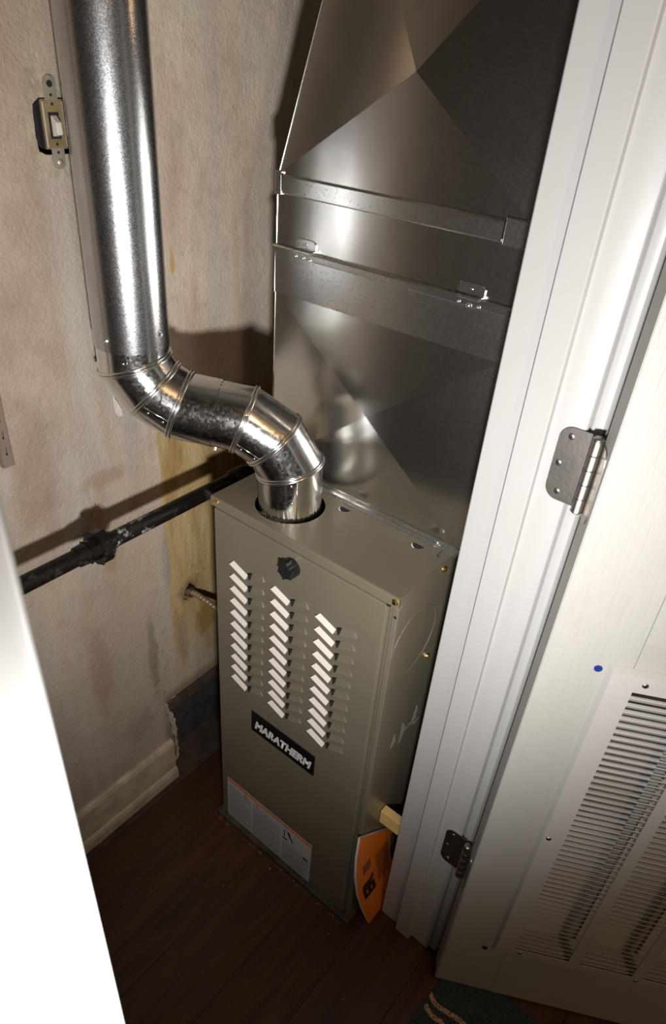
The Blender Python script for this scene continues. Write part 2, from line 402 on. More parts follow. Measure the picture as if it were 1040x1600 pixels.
def tag(o, label=None, cat=None, group=None, kind=None):
    if label: o['label'] = label
    if cat: o['category'] = cat
    if group: o['group'] = group
    if kind: o['kind'] = kind
    return o
def struct(o): o['kind'] = 'structure'; return o
def rect(u0, u1, v0, v1): return [(u0, v0), (u1, v0), (u1, v1), (u0, v1)]
def arc(cx, cy, r, a0, a1, n=8, ry=None):
    ry = r if ry is None else ry
    return [(cx + r * math.cos(math.radians(a0 + (a1 - a0) * i / n)), cy + ry * math.sin(math.radians(a0 + (a1 - a0) * i / n))) for i in range(n + 1)]
def text_mesh(name, s, size, mat, parent, place, shear=0.0, bold=0.0, sx=1.0, depth=0.0):
    cu = bpy.data.curves.new(name, 'FONT'); cu.body = s; cu.size = size; cu.shear = shear; cu.offset = bold
    cu.align_x = 'CENTER'; cu.align_y = 'CENTER'
    o = bpy.data.objects.new(name, cu); COL.objects.link(o)
    dg = bpy.context.evaluated_depsgraph_get(); me = bpy.data.meshes.new_from_object(o.evaluated_get(dg))
    bpy.data.objects.remove(o); bpy.data.curves.remove(cu)
    for v in me.vertices: v.co = Vector(place(v.co.x * sx, v.co.y))
    me.materials.clear(); me.materials.append(M[mat]); me.name = name
    return link(bpy.data.objects.new(name, me), parent)

H = 0.8606; WF = 0.368; PY = 0.1426; XW = -0.16

# ================================================================ SETTING
fl = struct(MB().box(-0.9, 2.6, -2.2, 1.6, -0.03, -0.006).out('floor', 'old_wood'))
k = 0
for i in range(-3, 15):
    x0 = 0.005 + 0.13 * i; x1 = x0 + 0.13
    if x0 < -0.25 or x1 > 1.5: continue
    y = -1.15 + random.uniform(-0.5, 0.0)
    while y < 0.85:
        ln = 1.22 if k % 3 else 0.9
        pl = MB().box(x0 + 0.0003, x1 - 0.0003, max(y, -1.2), min(y + ln, 0.9) - 0.0006, -0.006, 0.0).out('plank', 'plank', fl, bev=0.0006)
        y += ln; k += 1

def jag(pts, amp, n=5):
    out = []
    for (a, b_) in zip(pts, pts[1:]):
        for i in range(n):
            t = i / n
            out.append((a[0] + (b_[0] - a[0]) * t + (random.uniform(-amp, amp) if i else 0), a[1] + (b_[1] - a[1]) * t + (random.uniform(-amp, amp) if i else 0)))
    out.append(pts[-1]); return out
notch = jag([(0.50, 0.252), (0.28, 0.250), (0.12, 0.250), (-0.0145, 0.247), (-0.008, 0.19), (0.004, 0.11), (0.0, 0.0)], 0.0022, 7)
outer = [(-0.74, 0.0), (-0.74, 2.4), (1.0, 2.4), (1.0, 0.0), (0.50, 0.0)] + notch
sw_hole = jag([(-0.108, 1.395), (-0.117, 1.388), (-0.119, 1.355), (-0.117, 1.338), (-0.108, 1.334), (-0.068, 1.334), (-0.060, 1.342), (-0.060, 1.388), (-0.068, 1.395), (-0.108, 1.395)], 0.0006, 3)[:-1]
cb_hole = jag([(0.058, 0.505), (0.062, 0.528), (0.075, 0.540), (0.088, 0.530), (0.092, 0.512), (0.080, 0.500), (0.068, 0.498), (0.058, 0.505)], 0.0012, 3)[:-1]
wl = struct(holed('wall_left', outer, [sw_hole, cb_hole], lambda u, v, d: (XW - d, u, v), 0.014, 'wall'))
# bits of the wall seen through the ragged opening
MB().box(XW - 0.10, XW - 0.055, -0.3, 0.6, 0.0, 0.4).out('backing_board', 'lath', wl)
MB().box(XW - 0.05, XW - 0.002, 0.0, 0.55, 0.205, 0.236).out('wooden_brace', 'old_wood', wl, bev=0.002)
MB().box(XW - 0.05, XW - 0.012, -0.28, 0.010, 0.002, 0.235).out('stud', 'old_wood', wl)
e = MB()
pts = jag([(-0.0145, 0.247), (-0.006, 0.19), (0.006, 0.11), (0.002, 0.03)], 0.003, 6)
for (a, b_) in zip(pts, pts[1:]):
    w0 = random.uniform(0.009, 0.016)
    e.add([(XW + 0.001, a[0] - 0.002, a[1]), (XW + 0.001, b_[0] - 0.002, b_[1]), (XW - 0.006, b_[0] + w0, b_[1]), (XW - 0.006, a[0] + w0, a[1]),
           (XW - 0.012, a[0] - 0.002, a[1]), (XW - 0.012, b_[0] - 0.002, b_[1]), (XW - 0.014, b_[0] + w0, b_[1]), (XW - 0.014, a[0] + w0, a[1])],
          [(0, 1, 2, 3), (4, 7, 6, 5), (2, 6, 7, 3), (0, 3, 7, 4), (1, 5, 6, 2)])
e.add([(XW + 0.001, -0.012, 0.247), (XW + 0.001, 0.028, 0.243), (XW - 0.004, 0.03, 0.238), (XW - 0.006, -0.002, 0.234), (XW - 0.012, 0.0, 0.24)], [(0, 1, 2, 3), (0, 3, 4), (2, 1, 4), (2, 4, 3)])
e.out('torn_edge', 'torn', wl)
MB().box(XW - 0.06, XW - 0.0145, -0.125, -0.052, 1.325, 1.405).out('switch_box', 'dark', wl)
MB().cyl((XW - 0.05, 0.075, 0.515), (1, 0, 0), 0.03, 0.01).out('cable_box', 'dark', wl)
# closet shell
struct(MB().box(-0.20, 0.55, 0.95, 1.0, 0, 2.4).out('wall_back', 'plain_wall'))
struct(MB().box(-0.20, 0.5225, -0.80, -0.75, 0, 2.4).out('wall_near', 'shade_wall'))
struct(MB().box(0.4115, 0.522, 0.0735, 1.0, 0, 2.4).box(0.4115, 0.522, -1.6, -0.573, 0, 2.4).box(0.4115, 0.522, -0.572, 0.0725, 2.06, 2.4).out('wall_right', 'plain_wall'))
struct(MB().box(-0.9, 2.6, -2.2, 1.6, 2.4, 2.44).out('ceiling', 'ceiling'))
struct(MB().box(0.52, 2.6, 1.50, 1.55, 0, 2.4).out('wall_outer', 'plain_wall'))
# baseboard with shoe moulding, ends at the ragged opening
bb = MB()
prof = [(0, 0), (0.020, 0), (0.020, 0.022), (0.017, 0.030), (0.0125, 0.034), (0.0125, 0.112), (0.009, 0.121), (0.004, 0.1235), (0, 0.1235)]
bb.prism([(XW + x, -0.74, z) for x, z in prof], (0, 0.732, 0))
struct(bb.out('baseboard_left', 'dirty_cream'))

# door frame, hinge side (trim_1 = jamb with stop, trim_2 = casing), near side (trim_3 jamb, trim_4 casing)
HT = 2.05
jl = [(0.411, 0.0715), (0.411, 0.0578), (0.4125, 0.0565), (0.4518, 0.0565), (0.4522, 0.0475), (0.4532, 0.0465), (0.4822, 0.0465), (0.4838, 0.0478), (0.4842, 0.0560),
      (0.4852, 0.0568), (0.5195, 0.0565), (0.5218, 0.0578), (0.5228, 0.0600), (0.5228, 0.0715)]
struct(MB().prism([(x, y, 0.003) for x, y in jl], (0, 0, HT)).out('trim_1', 'trim', smooth_=True))
cl = [(0.523, 0.0655), (0.5255, 0.0630), (0.5315, 0.0620), (0.5365, 0.0635), (0.5395, 0.0680), (0.5405, 0.076), (0.5405, 0.118), (0.538, 0.124), (0.523, 0.125)]
struct(MB().prism([(x, y, 0.004) for x, y in cl], (0, 0, HT + 0.05)).out('trim_2', 'trim', smooth_=True))
struct(MB().prism([(x, -0.498 - y, 0.003) for x, y in jl], (0, 0, HT)).out('trim_3', 'trim'))
cn = [(0.523, -0.5575), (0.531, -0.5570), (0.5348, -0.5577), (0.5366, -0.5590), (0.5372, -0.5600), (0.5366, -0.5606), (0.5370, -0.5622), (0.5385, -0.5660), (0.5400, -0.5720),
      (0.5405, -0.580), (0.5405, -0.640), (0.5385, -0.644), (0.523, -0.645)]
struct(MB().prism([(x, y, 0.003) for x, y in cn], (0, 0, HT + 0.05)).out('trim_4', 'near_trim', smooth_=True))
struct(MB().box(0.4115, 0.5228, -0.572, 0.0715, HT + 0.003, HT + 0.018).out('trim_5', 'trim'))

# ================================================================ DOOR
DA = 0.4826
dd = Vector((math.cos(DA), math.sin(DA), 0)); dn = Vector((-math.sin(DA), math.cos(DA), 0)); D0 = Vector((0.5617, 0.0214, 0))
def D(s, t, z): return D0 + dd * s + dn * t + Vector((0, 0, z))
def duv(c_): v = c_ - D0; return (v.dot(dd), v.z)
T = 0.035; Z0 = 0.006; DW = 0.615; ZG0, ZG1 = 0.186, 0.852; S0, S1 = 0.105, 0.52
stile = MB().box(0.0012, S0, 0, T, Z0, 2.03, D).out('door_1', 'grain_v', bev=0.0015, uv=duv)
struct(stile)
MB().box(S1, DW, 0, T, Z0, 2.03, D).out('stile', 'grain_v', stile, bev=0.0015, uv=duv)
MB().box(S0, S1, 0, T, Z0, ZG0, D).out('bottom_rail', 'grain_h', stile, uv=duv)
MB().box(S0, S1, 0, T, ZG1, 1.12, D).out('middle_rail', 'grain_h', stile, uv=duv)
MB().box(S0, S1, 0.006, T - 0.006, 1.12, 1.86, D).out('upper_panel', 'grain_v', stile, uv=duv)
MB().box(S0, S1, 0, T, 1.86, 2.03, D).out('top_rail', 'grain_h', stile, uv=duv)
MB().box(0.0, 0.0012, 0.0003, T - 0.0003, Z0 + 0.001, 2.029, D).out('edge_band', 'door_edge', stile)

def grille(front):
    sg = -1 if front else 1
    t0 = 0.0 if front else T
    F = lambda s, z, d=0: D(s, t0 + sg * (0.0075 - d), z)
    fs0, fs1, fz0, fz1 = 0.081, 0.541, 0.1765, 0.8745
    cols = [(0.1112, 0.2025), (0.2199, 0.3080), (0.3262, 0.4140), (0.4320, 0.5120)]
    holes = []
    for a, b_ in cols: holes.append(rect(a, b_, 0.1925, 0.8475))
    gr = holed('return_grille', rect(fs0, fs1, fz0, fz1), holes, F, 0.0016, 'grille', stile)
    sk = MB()
    oc = [(fs0, fz0), (fs1, fz0), (fs1, fz1), (fs0, fz1)]
    e_ = 0.0045
    ob = [(fs0 - e_, fz0 - e_), (fs1 + e_, fz0 - e_), (fs1 + e_, fz1 + e_), (fs0 - e_, fz1 + e_)]
    sk.add([F(u, v) for u, v in oc] + [F(u, v, 0.0073) for u, v in ob], [(i, (i + 1) % 4, (i + 1) % 4 + 4, i + 4) for i in range(4)])
    sk.out('rim', 'grille', gr)
    pitch = 0.0127; n = 52
    ch, tl = 0.0125, math.radians(56)
    def slat_mesh(w):
        b_ = MB(); ct, st = math.cos(tl), math.sin(tl); th = 0.0007
        prof_ = [(0, 0), (0.0006, 0.0010), (ct * ch, -st * ch + 0.0005), (ct * ch, -st * ch - 0.0003), (0.0004, -0.0001 - th)]
        for x in (0, w):
            b_.v += [Vector((x, -sg * a, c2)) for a, c2 in prof_]
        k_ = len(prof_)
        b_.f = [(i, (i + 1) % k_, (i + 1) % k_ + k_, i + k_) for i in range(k_)] + [tuple(range(k_)), tuple(range(k_, 2 * k_))]
        return b_
    if front:
        for a, b_ in cols:
            o0 = None
            for i in range(n):
                z = 0.8475 - (i + 1) * pitch + 0.0015
                if z < 0.195: continue
                if o0 is None:
                    o = slat_mesh(b_ - a).out('slat', 'grille', gr); o0 = o
                else:
                    o = o0.copy(); COL.objects.link(o)
                o.location = F(a, z, 0.0008); o.rotation_euler = (0, 0, DA)
        for (s, z) in ((0.1222, 0.8618), (0.0895, 0.5251), (0.1219, 0.1845), (0.3173, 0.1845), (0.47, 0.8618)):
            c0 = F(s, z, 0.0)
            MB().dome(c0, -dn, 0.0042, 0.0018).out('screw', 'screw_zinc', gr, smooth_='all')
    else:
        mb = MB()
        R = Matrix.Rotation(DA, 3, 'Z')
        for a, b_ in cols:
            sm_ = slat_mesh(b_ - a)
            for i in range(n):
                z = 0.8475 - (i + 1) * pitch + 0.0015
                if z < 0.195: continue
                o_ = F(a, z, 0.0008); mb.add([o_ + R @ v for v in sm_.v], sm_.f)
        tag(mb.out('slats', 'grille', gr), kind='stuff')
    return gr
g1 = grille(True); g1['label'] = 'white stamped return grille facing the camera'
g2 = grille(False)
for (s, z, mt) in ((0.0659, 0.8692, 'blue_plug'), (0.0659, 0.1605, 'dark_plug')):
    MB().cyl(D(s, 0.001, z), -dn, 0.0050, 0.0022).cyl(D(s, -0.001, z), -dn, 0.0026, 0.0018).out('plastic_plug', mt, stile)

# ================================================================ HINGES
def hinge(zc, label):
    r = thing('door_hinge', label, 'hinge', (0.53, 0.052, zc), 'hinges on the closet door')
    hh = 0.0445; y0 = 0.0563; rr = 0.015
    lp = [(0.5345, -hh), (0.497 + rr, -hh)] + arc(0.497 + rr, -hh + rr, rr, 270, 180, 7)[1:] + arc(0.497 + rr, hh - rr, rr, 180, 90, 7) + [(0.5345, hh)]
    MB().prism([(x, y0 - 0.0016, zc + z) for x, z in lp], (0, 0.0016, 0)).out('jamb_leaf', 'nickel', r, bev=0.0004)
    n = 5
    for i in range(n):
        z0 = zc - hh + i * (2 * hh / n)
        MB().cyl((0.5395, 0.0475, z0 + 0.0004), (0, 0, 1), 0.0062, 2 * hh / n - 0.0008, 18).out('knuckle', 'nickel', r, smooth_=True, bev=0.0006)
    MB().dome((0.5395, 0.0475, zc + hh), (0, 0, 1), 0.0066, 0.0035).out('pin_head', 'nickel', r, smooth_='all')
    MB().dome((0.5395, 0.0475, zc - hh), (0, 0, -1), 0.0058, 0.003).out('pin_tip', 'nickel', r, smooth_='all')
    dl = [(0.005, -hh), (0.0345 - 0, -hh), (0.0345, hh), (0.005, hh)]
    ll = [(0.0345, -hh), (0.008 + rr * 0.6, -hh)] + arc(0.008 + rr * 0.6, -hh + rr, rr * 0.6, 270, 180, 5, rr)[1:] + arc(0.008 + rr * 0.6, hh - rr, rr * 0.6, 180, 90, 5, rr) + [(0.0345, hh)]
    MB().prism([D(-0.0016, t, zc + z - 0.004) for t, z in ll], dd * 0.0016).out('door_leaf', 'nickel', r)
    for (x, dz) in ((0.5095, 0.034), (0.5035, 0.0), (0.5105, -0.034)):
        sc = MB().dome((x, y0 - 0.0016, zc + dz), (0, -1, 0), 0.0040, 0.0010, 16).out('screw', 'screw_zinc', r, smooth_='all')
        x_ = MB()
        x_.box(x - 0.0022, x + 0.0022, y0 - 0.0029, y0 - 0.0022, zc + dz - 0.0004, zc + dz + 0.0004)
        x_.box(x - 0.0004, x + 0.0004, y0 - 0.0029, y0 - 0.0022, zc + dz - 0.0022, zc + dz + 0.0022)
        x_.out('cross_recess', 'dark', sc)
    return r
hinge(1.1065, 'upper satin nickel door hinge on the white jamb, brightly lit')
hinge(0.353, 'lower satin nickel door hinge near the foot of the jamb, in shade')

# ================================================================ FURNACE
fr = thing('furnace', 'taupe metal furnace cabinet with louvered front and black nameplate', 'furnace', (0.184, 0.35, 0.0))
bp = MB().box(-0.006, 0.374, -0.012, 0.70, 0.0, 0.010).out('base_plate', 'base_plate', fr, bev=0.002)
ca = MB()
ca.box(0.0, 0.0012, 0.018, 0.70, 0.010, 0.8585); ca.box(WF - 0.0012, WF, 0.004, 0.70, 0.010, 0.8585); ca.box(0, WF, 0.6988, 0.70, 0.010, 0.8585)
ca.box(0.002, WF - 0.002, 0.02, 0.021, 0.010, 0.8585)
ca.out('cabinet', 'paint', fr)
# corner post at right
MB().box(0.3588, 0.3684, -0.0015, 0.02, 0.012, 0.8425).out('corner_post', 'paint', fr, bev=0.0016)
MB().box(0.3538, 0.3582, 0.002, 0.02, 0.012, 0.8425).out('post_return', 'paint', fr)
# top with outlet hole
hc = (0.107, 0.069); hr = 0.0565
hole = arc(hc[0], hc[1], hr, 0, 360, 40)[:-1]
top = holed('top_panel', rect(0.0, WF, 0.0, 0.70), [hole], lambda u, v, d: (u, v, H - d), 0.0016, 'paint', fr)
MB().prism([(0.0, 0.0, H), (0.0, -0.0022, H - 0.001), (0.0, -0.003, H - 0.0025), (0.0, -0.003, 0.8438), (0.0, -0.0015, 0.8438), (0.0, -0.0012, H - 0.003), (0.0, 0.0, H - 0.0016)], (WF + 0.0004, 0, 0)).out('front_flange', 'paint', top)
MB().cyl((hc[0], hc[1], H - 0.05), (0, 0, 1), 0.060, 0.002, 30).out('outlet_collar', 'dark', top)  # black disc added under the outlet hole so the opening looks dark
for cx in (0.1793, 0.3185):        # half-moon knockouts
    MB().prism([(x, y, H - 0.0008) for x, y in arc(cx, 0.1215, 0.0092, 180, 360, 12, 0.0105)], (0, 0, 0.0011)).out('half_moon_hole', 'dark', top)
    a_ = arc(cx, 0.1215, 0.0102, 195, 262, 8, 0.0118)
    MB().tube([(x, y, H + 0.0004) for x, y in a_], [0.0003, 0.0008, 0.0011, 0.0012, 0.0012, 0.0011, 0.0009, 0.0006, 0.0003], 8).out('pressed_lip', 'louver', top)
MB().box(0.352, 0.3528, 0.118, 0.133, H, H + 0.0004).box(0.352, 0.357, 0.1172, 0.1185, H, H + 0.0004).out('tab_slot', 'dark', top)
# door panel
dp = MB().box(0.0062, 0.3515, -0.003, 0.018, 0.0125, 0.8405).out('door_panel', 'paint', fr, bev=0.0028)
MB().box(0.3515, 0.3532, -0.0008, 0.018, 0.0125, 0.8415).out('door_fold', 'paint', fr)
# louvers : 3 pairs of columns, 11 rows
def louver(x, z, left):
    y = -0.003
    if left:
        # upper long edge on the panel, lower edge proud: a stamped blade, lamp glint put into its colour, sloping down to the right
        a, b_ = (0.0050, 0.0130), (0.0370, 0.0002); d = 0.0045; w = (-0.0066, -0.0086)
        P = [(x + a[0], y, z + a[1]), (x + b_[0], y, z + b_[1]), (x + b_[0] + w[0] * 0.40, y - d, z + b_[1] + w[1]), (x + a[0] + w[0], y - d, z + a[1] + w[1] + 0.001)]
        Q = [(x + b_[0] + w[0] * 0.40, y, z + b_[1] + w[1]), (x + a[0] + w[0], y, z + a[1] + w[1] + 0.001)]
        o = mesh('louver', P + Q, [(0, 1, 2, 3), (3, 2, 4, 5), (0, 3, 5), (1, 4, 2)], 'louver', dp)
    else:
        P = [(x + 0.0045, y, z + 0.006), (x + 0.0265, y, z + 0.0145), (x + 0.0310, y - 0.0032, z + 0.0050), (x + 0.0035, y - 0.0044, z - 0.0060)]
        Q = [(x + 0.0335, y, z + 0.0035), (x + 0.0035, y, z - 0.0095)]
        o = mesh('louver', P + Q, [(0, 1, 2, 3), (3, 2, 4, 5), (0, 3, 5), (1, 4, 2)], 'paint', dp)
        o2 = mesh('louver_gap', [(x - 0.0016, y - 0.0050, z + 0.0042), (x + 0.0050, y - 0.0050, z + 0.0068), (x + 0.0010, y - 0.0050, z - 0.0080), (x - 0.0016, y, z + 0.0042), (x + 0.0050, y, z + 0.0068), (x + 0.0010, y, z - 0.0080)],
                  [(0, 1, 2), (3, 5, 4), (0, 3, 4, 1), (1, 4, 5, 2), (2, 5, 3, 0)], 'dark', o if False else dp)
    return o
PROT = {}
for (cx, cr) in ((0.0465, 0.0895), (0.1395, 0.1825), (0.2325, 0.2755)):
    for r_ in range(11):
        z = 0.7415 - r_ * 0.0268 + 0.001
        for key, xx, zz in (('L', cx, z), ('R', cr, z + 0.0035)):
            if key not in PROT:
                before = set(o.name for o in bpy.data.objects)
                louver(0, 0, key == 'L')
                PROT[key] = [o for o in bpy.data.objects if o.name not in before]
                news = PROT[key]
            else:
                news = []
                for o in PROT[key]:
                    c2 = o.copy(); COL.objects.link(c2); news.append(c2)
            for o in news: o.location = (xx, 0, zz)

# knob
kb = MB().cyl((0.1772, -0.003, 0.8125), (0, -1, 0), 0.0155, 0.006, 28, 0.0145).out('knob', 'black_plastic', dp, smooth_=True, bev=0.001)
st = []
for i in range(24):
    a_ = 2 * math.pi * i / 24; rr_ = 0.0128 + (0.0035 if i % 4 == 0 else 0.0)
    st.append((0.1772 + rr_ * math.cos(a_ + 0.4), -0.009, 0.8125 + rr_ * math.sin(a_ + 0.4)))
MB().prism(st, (0, -0.012, 0)).out('grip', 'black_plastic', kb, bev=0.0008)
MB().box(0.1755, 0.1789, -0.0235, -0.0208, 0.7990, 0.8260).out('pointer', 'black_plastic', kb, bev=0.0006)
# nameplate
np_ = MB().box(0.0955, 0.2525, -0.0052, -0.003, 0.3675, 0.4225).out('nameplate', 'gun', dp, bev=0.0012)
text_mesh('lettering', 'MARATHERM', 0.0290, 'letter', np_, lambda a, b_: (0.174 + a, -0.0056, 0.3905 + b_), 0.25, 0.0017, 0.80)
# warning label
lb = MB().box(0.0235, 0.2635, -0.0034, -0.003, 0.014, 0.1490).out('warning_label', 'label_white', dp)
MB().box(0.0238, 0.2632, -0.0037, -0.0034, 0.1415, 0.1478).out('header_band', 'label_orange', lb)
text_mesh('lettering', 'WARNING', 0.0058, 'label_white', lb, lambda a, b_: (0.125 + a, -0.0039, 0.1445 + b_))
for cx in (0.080, 0.114):
    mesh('warning_triangle', [(cx - 0.006, -0.0036, 0.129), (cx + 0.006, -0.0036, 0.129), (cx, -0.0036, 0.140), (cx - 0.006, -0.0034, 0.129), (cx + 0.006, -0.0034, 0.129), (cx, -0.0034, 0.140)],
         [(0, 1, 2), (3, 5, 4), (0, 3, 4, 1), (1, 4, 5, 2), (2, 5, 3, 0)], 'label_orange', lb)
pr = MB()
for cx0, cx1, zt in ((0.028, 0.095, 0.128), (0.100, 0.178, 0.124), (0.187, 0.258, 0.088)):
    z = zt
    while z > 0.02:
        pr.box(cx0, cx1 - random.uniform(0, 0.022) * (random.random() < 0.4), -0.0036, -0.0034, z - 0.0013, z); z -= 0.0030
tag(pr.out('small_print', 'label_grey', lb), kind='stuff')
pc = MB()
pc.box(0.190, 0.1925, -0.0037, -0.0034, 0.108, 0.130)
pc.add([(0.197, -0.0037, 0.132), (0.205, -0.0037, 0.130), (0.208, -0.0037, 0.121), (0.217, -0.0037, 0.104), (0.214, -0.0037, 0.103), (0.204, -0.0037, 0.117), (0.200, -0.0037, 0.125)], [(0, 1, 2, 3, 4, 5, 6)])
pc.box(0.187, 0.199, -0.0037, -0.0034, 0.098, 0.103); pc.box(0.243, 0.256, -0.0037, -0.0034, 0.083, 0.088)
pc.out('pictogram', 'ink', lb)
# screws
for (c0, ax) in (((0.0135, -0.003, 0.8535), (0, -1, 0)), ((0.3620, -0.003, 0.8535), (0, -1, 0)), ((WF, 0.116, 0.845), (1, 0, 0)), ((WF, 0.118, 0.665), (1, 0, 0))):
    mb = MB(); mb.cyl(c0, ax, 0.0048, 0.0010, 16); mb.cyl(Vector(c0) + Vector(ax) * 0.001, ax, 0.0036, 0.0030, 6, 0.0033)
    mb.out('hex_screw', 'brass', fr)
MB().cyl((0.3645, -0.0015, 0.826), (0, -1, 0), 0.0026, 0.0003, 14).out('screw_hole', 'dark', fr)
mesh('corner_notch', [(0.350, -0.0032, 0.8435), (0.3565, -0.0032, 0.8445), (0.3555, -0.0032, 0.8415), (0.3505, -0.0032, 0.8385), (0.349, -0.0032, 0.8405)] + [(0.350, 0, 0.8435), (0.3565, 0, 0.8445), (0.3555, 0, 0.8415), (0.3505, 0, 0.8385), (0.349, 0, 0.8405)],
     [(0, 1, 2, 3, 4), (5, 6, 7, 8, 9)] + [(i, (i + 1) % 5, (i + 1) % 5 + 5, i + 5) for i in range(5)], 'dark', fr)
MB().tube([(WF + 0.0001, 0.060 + 0.062 * math.cos(t), 0.738 + 0.062 * math.sin(t)) for t in [math.radians(a) for a in range(0, 360, 8)]], 0.0006, 6, closed=True).out('knockout_ring', 'paint', fr)
fk = [[(0.049, 0.496), (0.056, 0.527), (0.064, 0.500)], [(0.077, 0.482), (0.079, 0.536), (0.094, 0.510)], [(0.094, 0.505), (0.125, 0.512), (0.126, 0.508)],
      [(0.112, 0.508), (0.120, 0.545), (0.128, 0.525)], [(0.108, 0.505), (0.140, 0.497), (0.125, 0.490)]]
for f_ in fk:
    MB().prism([(WF + 0.0001, y, z) for y, z in f_], (0.0005, 0, 0)).out('side_mark', 'mark_grey', fr)  # thin dull grey triangles on the cabinet side

# ================================================================ SUPPLY PLENUM
pn = thing('supply_plenum', 'galvanised sheet metal supply plenum with cross-broken panels above the furnace', 'duct', (0.184, 0.35, H))
def crossbreak(name, c4, ctr, back, parent):
    vs = [Vector(v) for v in c4] + [Vector(ctr)]
    return mesh(name, vs, [(0, 1, 4), (1, 2, 4), (2, 3, 4), (3, 0, 4)], 'duct', parent)
X0, X1 = -0.0025, 0.3760
crossbreak('lower_panel', [(X0, PY, 0.867), (X1, PY, 0.867), (X1, PY, 1.1605), (X0, PY, 1.1605)], (0.193, PY - 0.0125, 1.024), 0, pn)
MB().add([(X0, PY, 0.8616), (X0, 0.66, 0.8616), (X0, 0.66, 1.32), (X0, PY, 1.32), (X1, PY, 0.8616), (X1, 0.66, 0.8616), (X1, 0.66, 1.32), (X1, PY, 1.32)],
         [(0, 1, 2, 3), (4, 7, 6, 5), (1, 5, 6, 2)]).out('side_panels', 'duct', pn)
MB().add([(X0, PY, 1.225), (X1, PY, 1.225), (X1, PY, 1.300), (X0, PY, 1.300)], [(0, 1, 2, 3)]).out('middle_panel', 'duct', pn)
# band with folded top ledge
MB().prism([(X0 - 0.001, PY - 0.0005, 1.1592), (X0 - 0.001, PY - 0.0022, 1.1595), (X0 - 0.001, PY - 0.0030, 1.2165), (X0 - 0.001, PY - 0.0075, 1.2190), (X0 - 0.001, PY - 0.0080, 1.2265), (X0 - 0.001, PY - 0.0060, 1.2285), (X0 - 0.001, PY, 1.2285)], (X1 - X0 + 0.002, 0, 0)).out('standing_cleat', 'cleat', pn)
MB().box(X0 - 0.0018, X0 - 0.0002, PY - 0.003, 0.5, 1.1592, 1.2285).out('side_cleat', 'cleat', pn)
# upper cleat and its end caps
MB().prism([(0.0085, PY, 1.2965), (0.0085, PY - 0.0032, 1.2968), (0.0085, PY - 0.0040, 1.2985), (0.0085, PY - 0.0040, 1.3190), (0.0085, PY - 0.0025, 1.3215), (0.0085, PY, 1.3215)], (0.3375, 0, 0)).out('drive_cleat', 'cleat', pn)
MB().box(X0 - 0.002, 0.0062, PY - 0.0045, PY + 0.03, 1.2945, 1.3245).out('end_cap', 'cleat', pn, bev=0.001)
MB().box(0.3478, X1 + 0.002, PY - 0.0045, PY + 0.03, 1.2945, 1.3245).out('end_cap', 'cleat', pn, bev=0.001)
# upper, leaning and tapering panel
zT = 1.66
def up(u, v):    # u 0..1 across, v 0..1 up
    xl = X0 + 0.002 + 0.060 * v; xr = X1 - 0.000 - 0.000 * v
    return Vector((xl + (xr - xl) * u, PY + 0.058 * v, 1.3215 + (zT - 1.3215) * v))
c_ = up(0.505, 0.375) + Vector((0, -0.0190, 0.0040))
crossbreak('upper_panel', [up(0, 0), up(1, 0), up(1, 1), up(0, 1)], c_, 0, pn)
MB().add([up(0, 0), up(0, 1), (up(0, 1).x, 0.66, zT), (X0, 0.66, 1.3215), up(1, 0), up(1, 1), (up(1, 1).x, 0.66, zT), (X1, 0.66, 1.3215)], [(0, 1, 2, 3), (4, 7, 6, 5), (3, 2, 6, 7)]).out('upper_sides', 'duct', pn)
MB().tube([up(0, 0) + Vector((0.0, -0.0008, 0)), up(0, 1) + Vector((0, -0.0008, 0))], 0.0007, 6).out('corner_seam', 'duct', pn)
MB().tube([(X0, PY - 0.0006, 0.868), (X0, PY - 0.0006, 1.159)], 0.0007, 6).out('corner_seam', 'duct', pn)
MB().tube([(X0, PY - 0.0006, 1.229), (X0, PY - 0.0006, 1.294)], 0.0007, 6).out('corner_seam', 'duct', pn)
MB().add([(up(0, 1).x, PY + 0.058, zT), (up(1, 1).x, PY + 0.058, zT), (up(1, 1).x, 0.66, zT), (up(0, 1).x, 0.66, zT), (up(0, 1).x, PY + 0.058, 2.39), (up(1, 1).x, PY + 0.058, 2.39), (up(1, 1).x, 0.66, 2.39), (up(0, 1).x, 0.66, 2.39)],
         [(0, 1, 5, 4), (1, 2, 6, 5), (2, 3, 7, 6), (3, 0, 4, 7)]).out('riser', 'duct', pn)
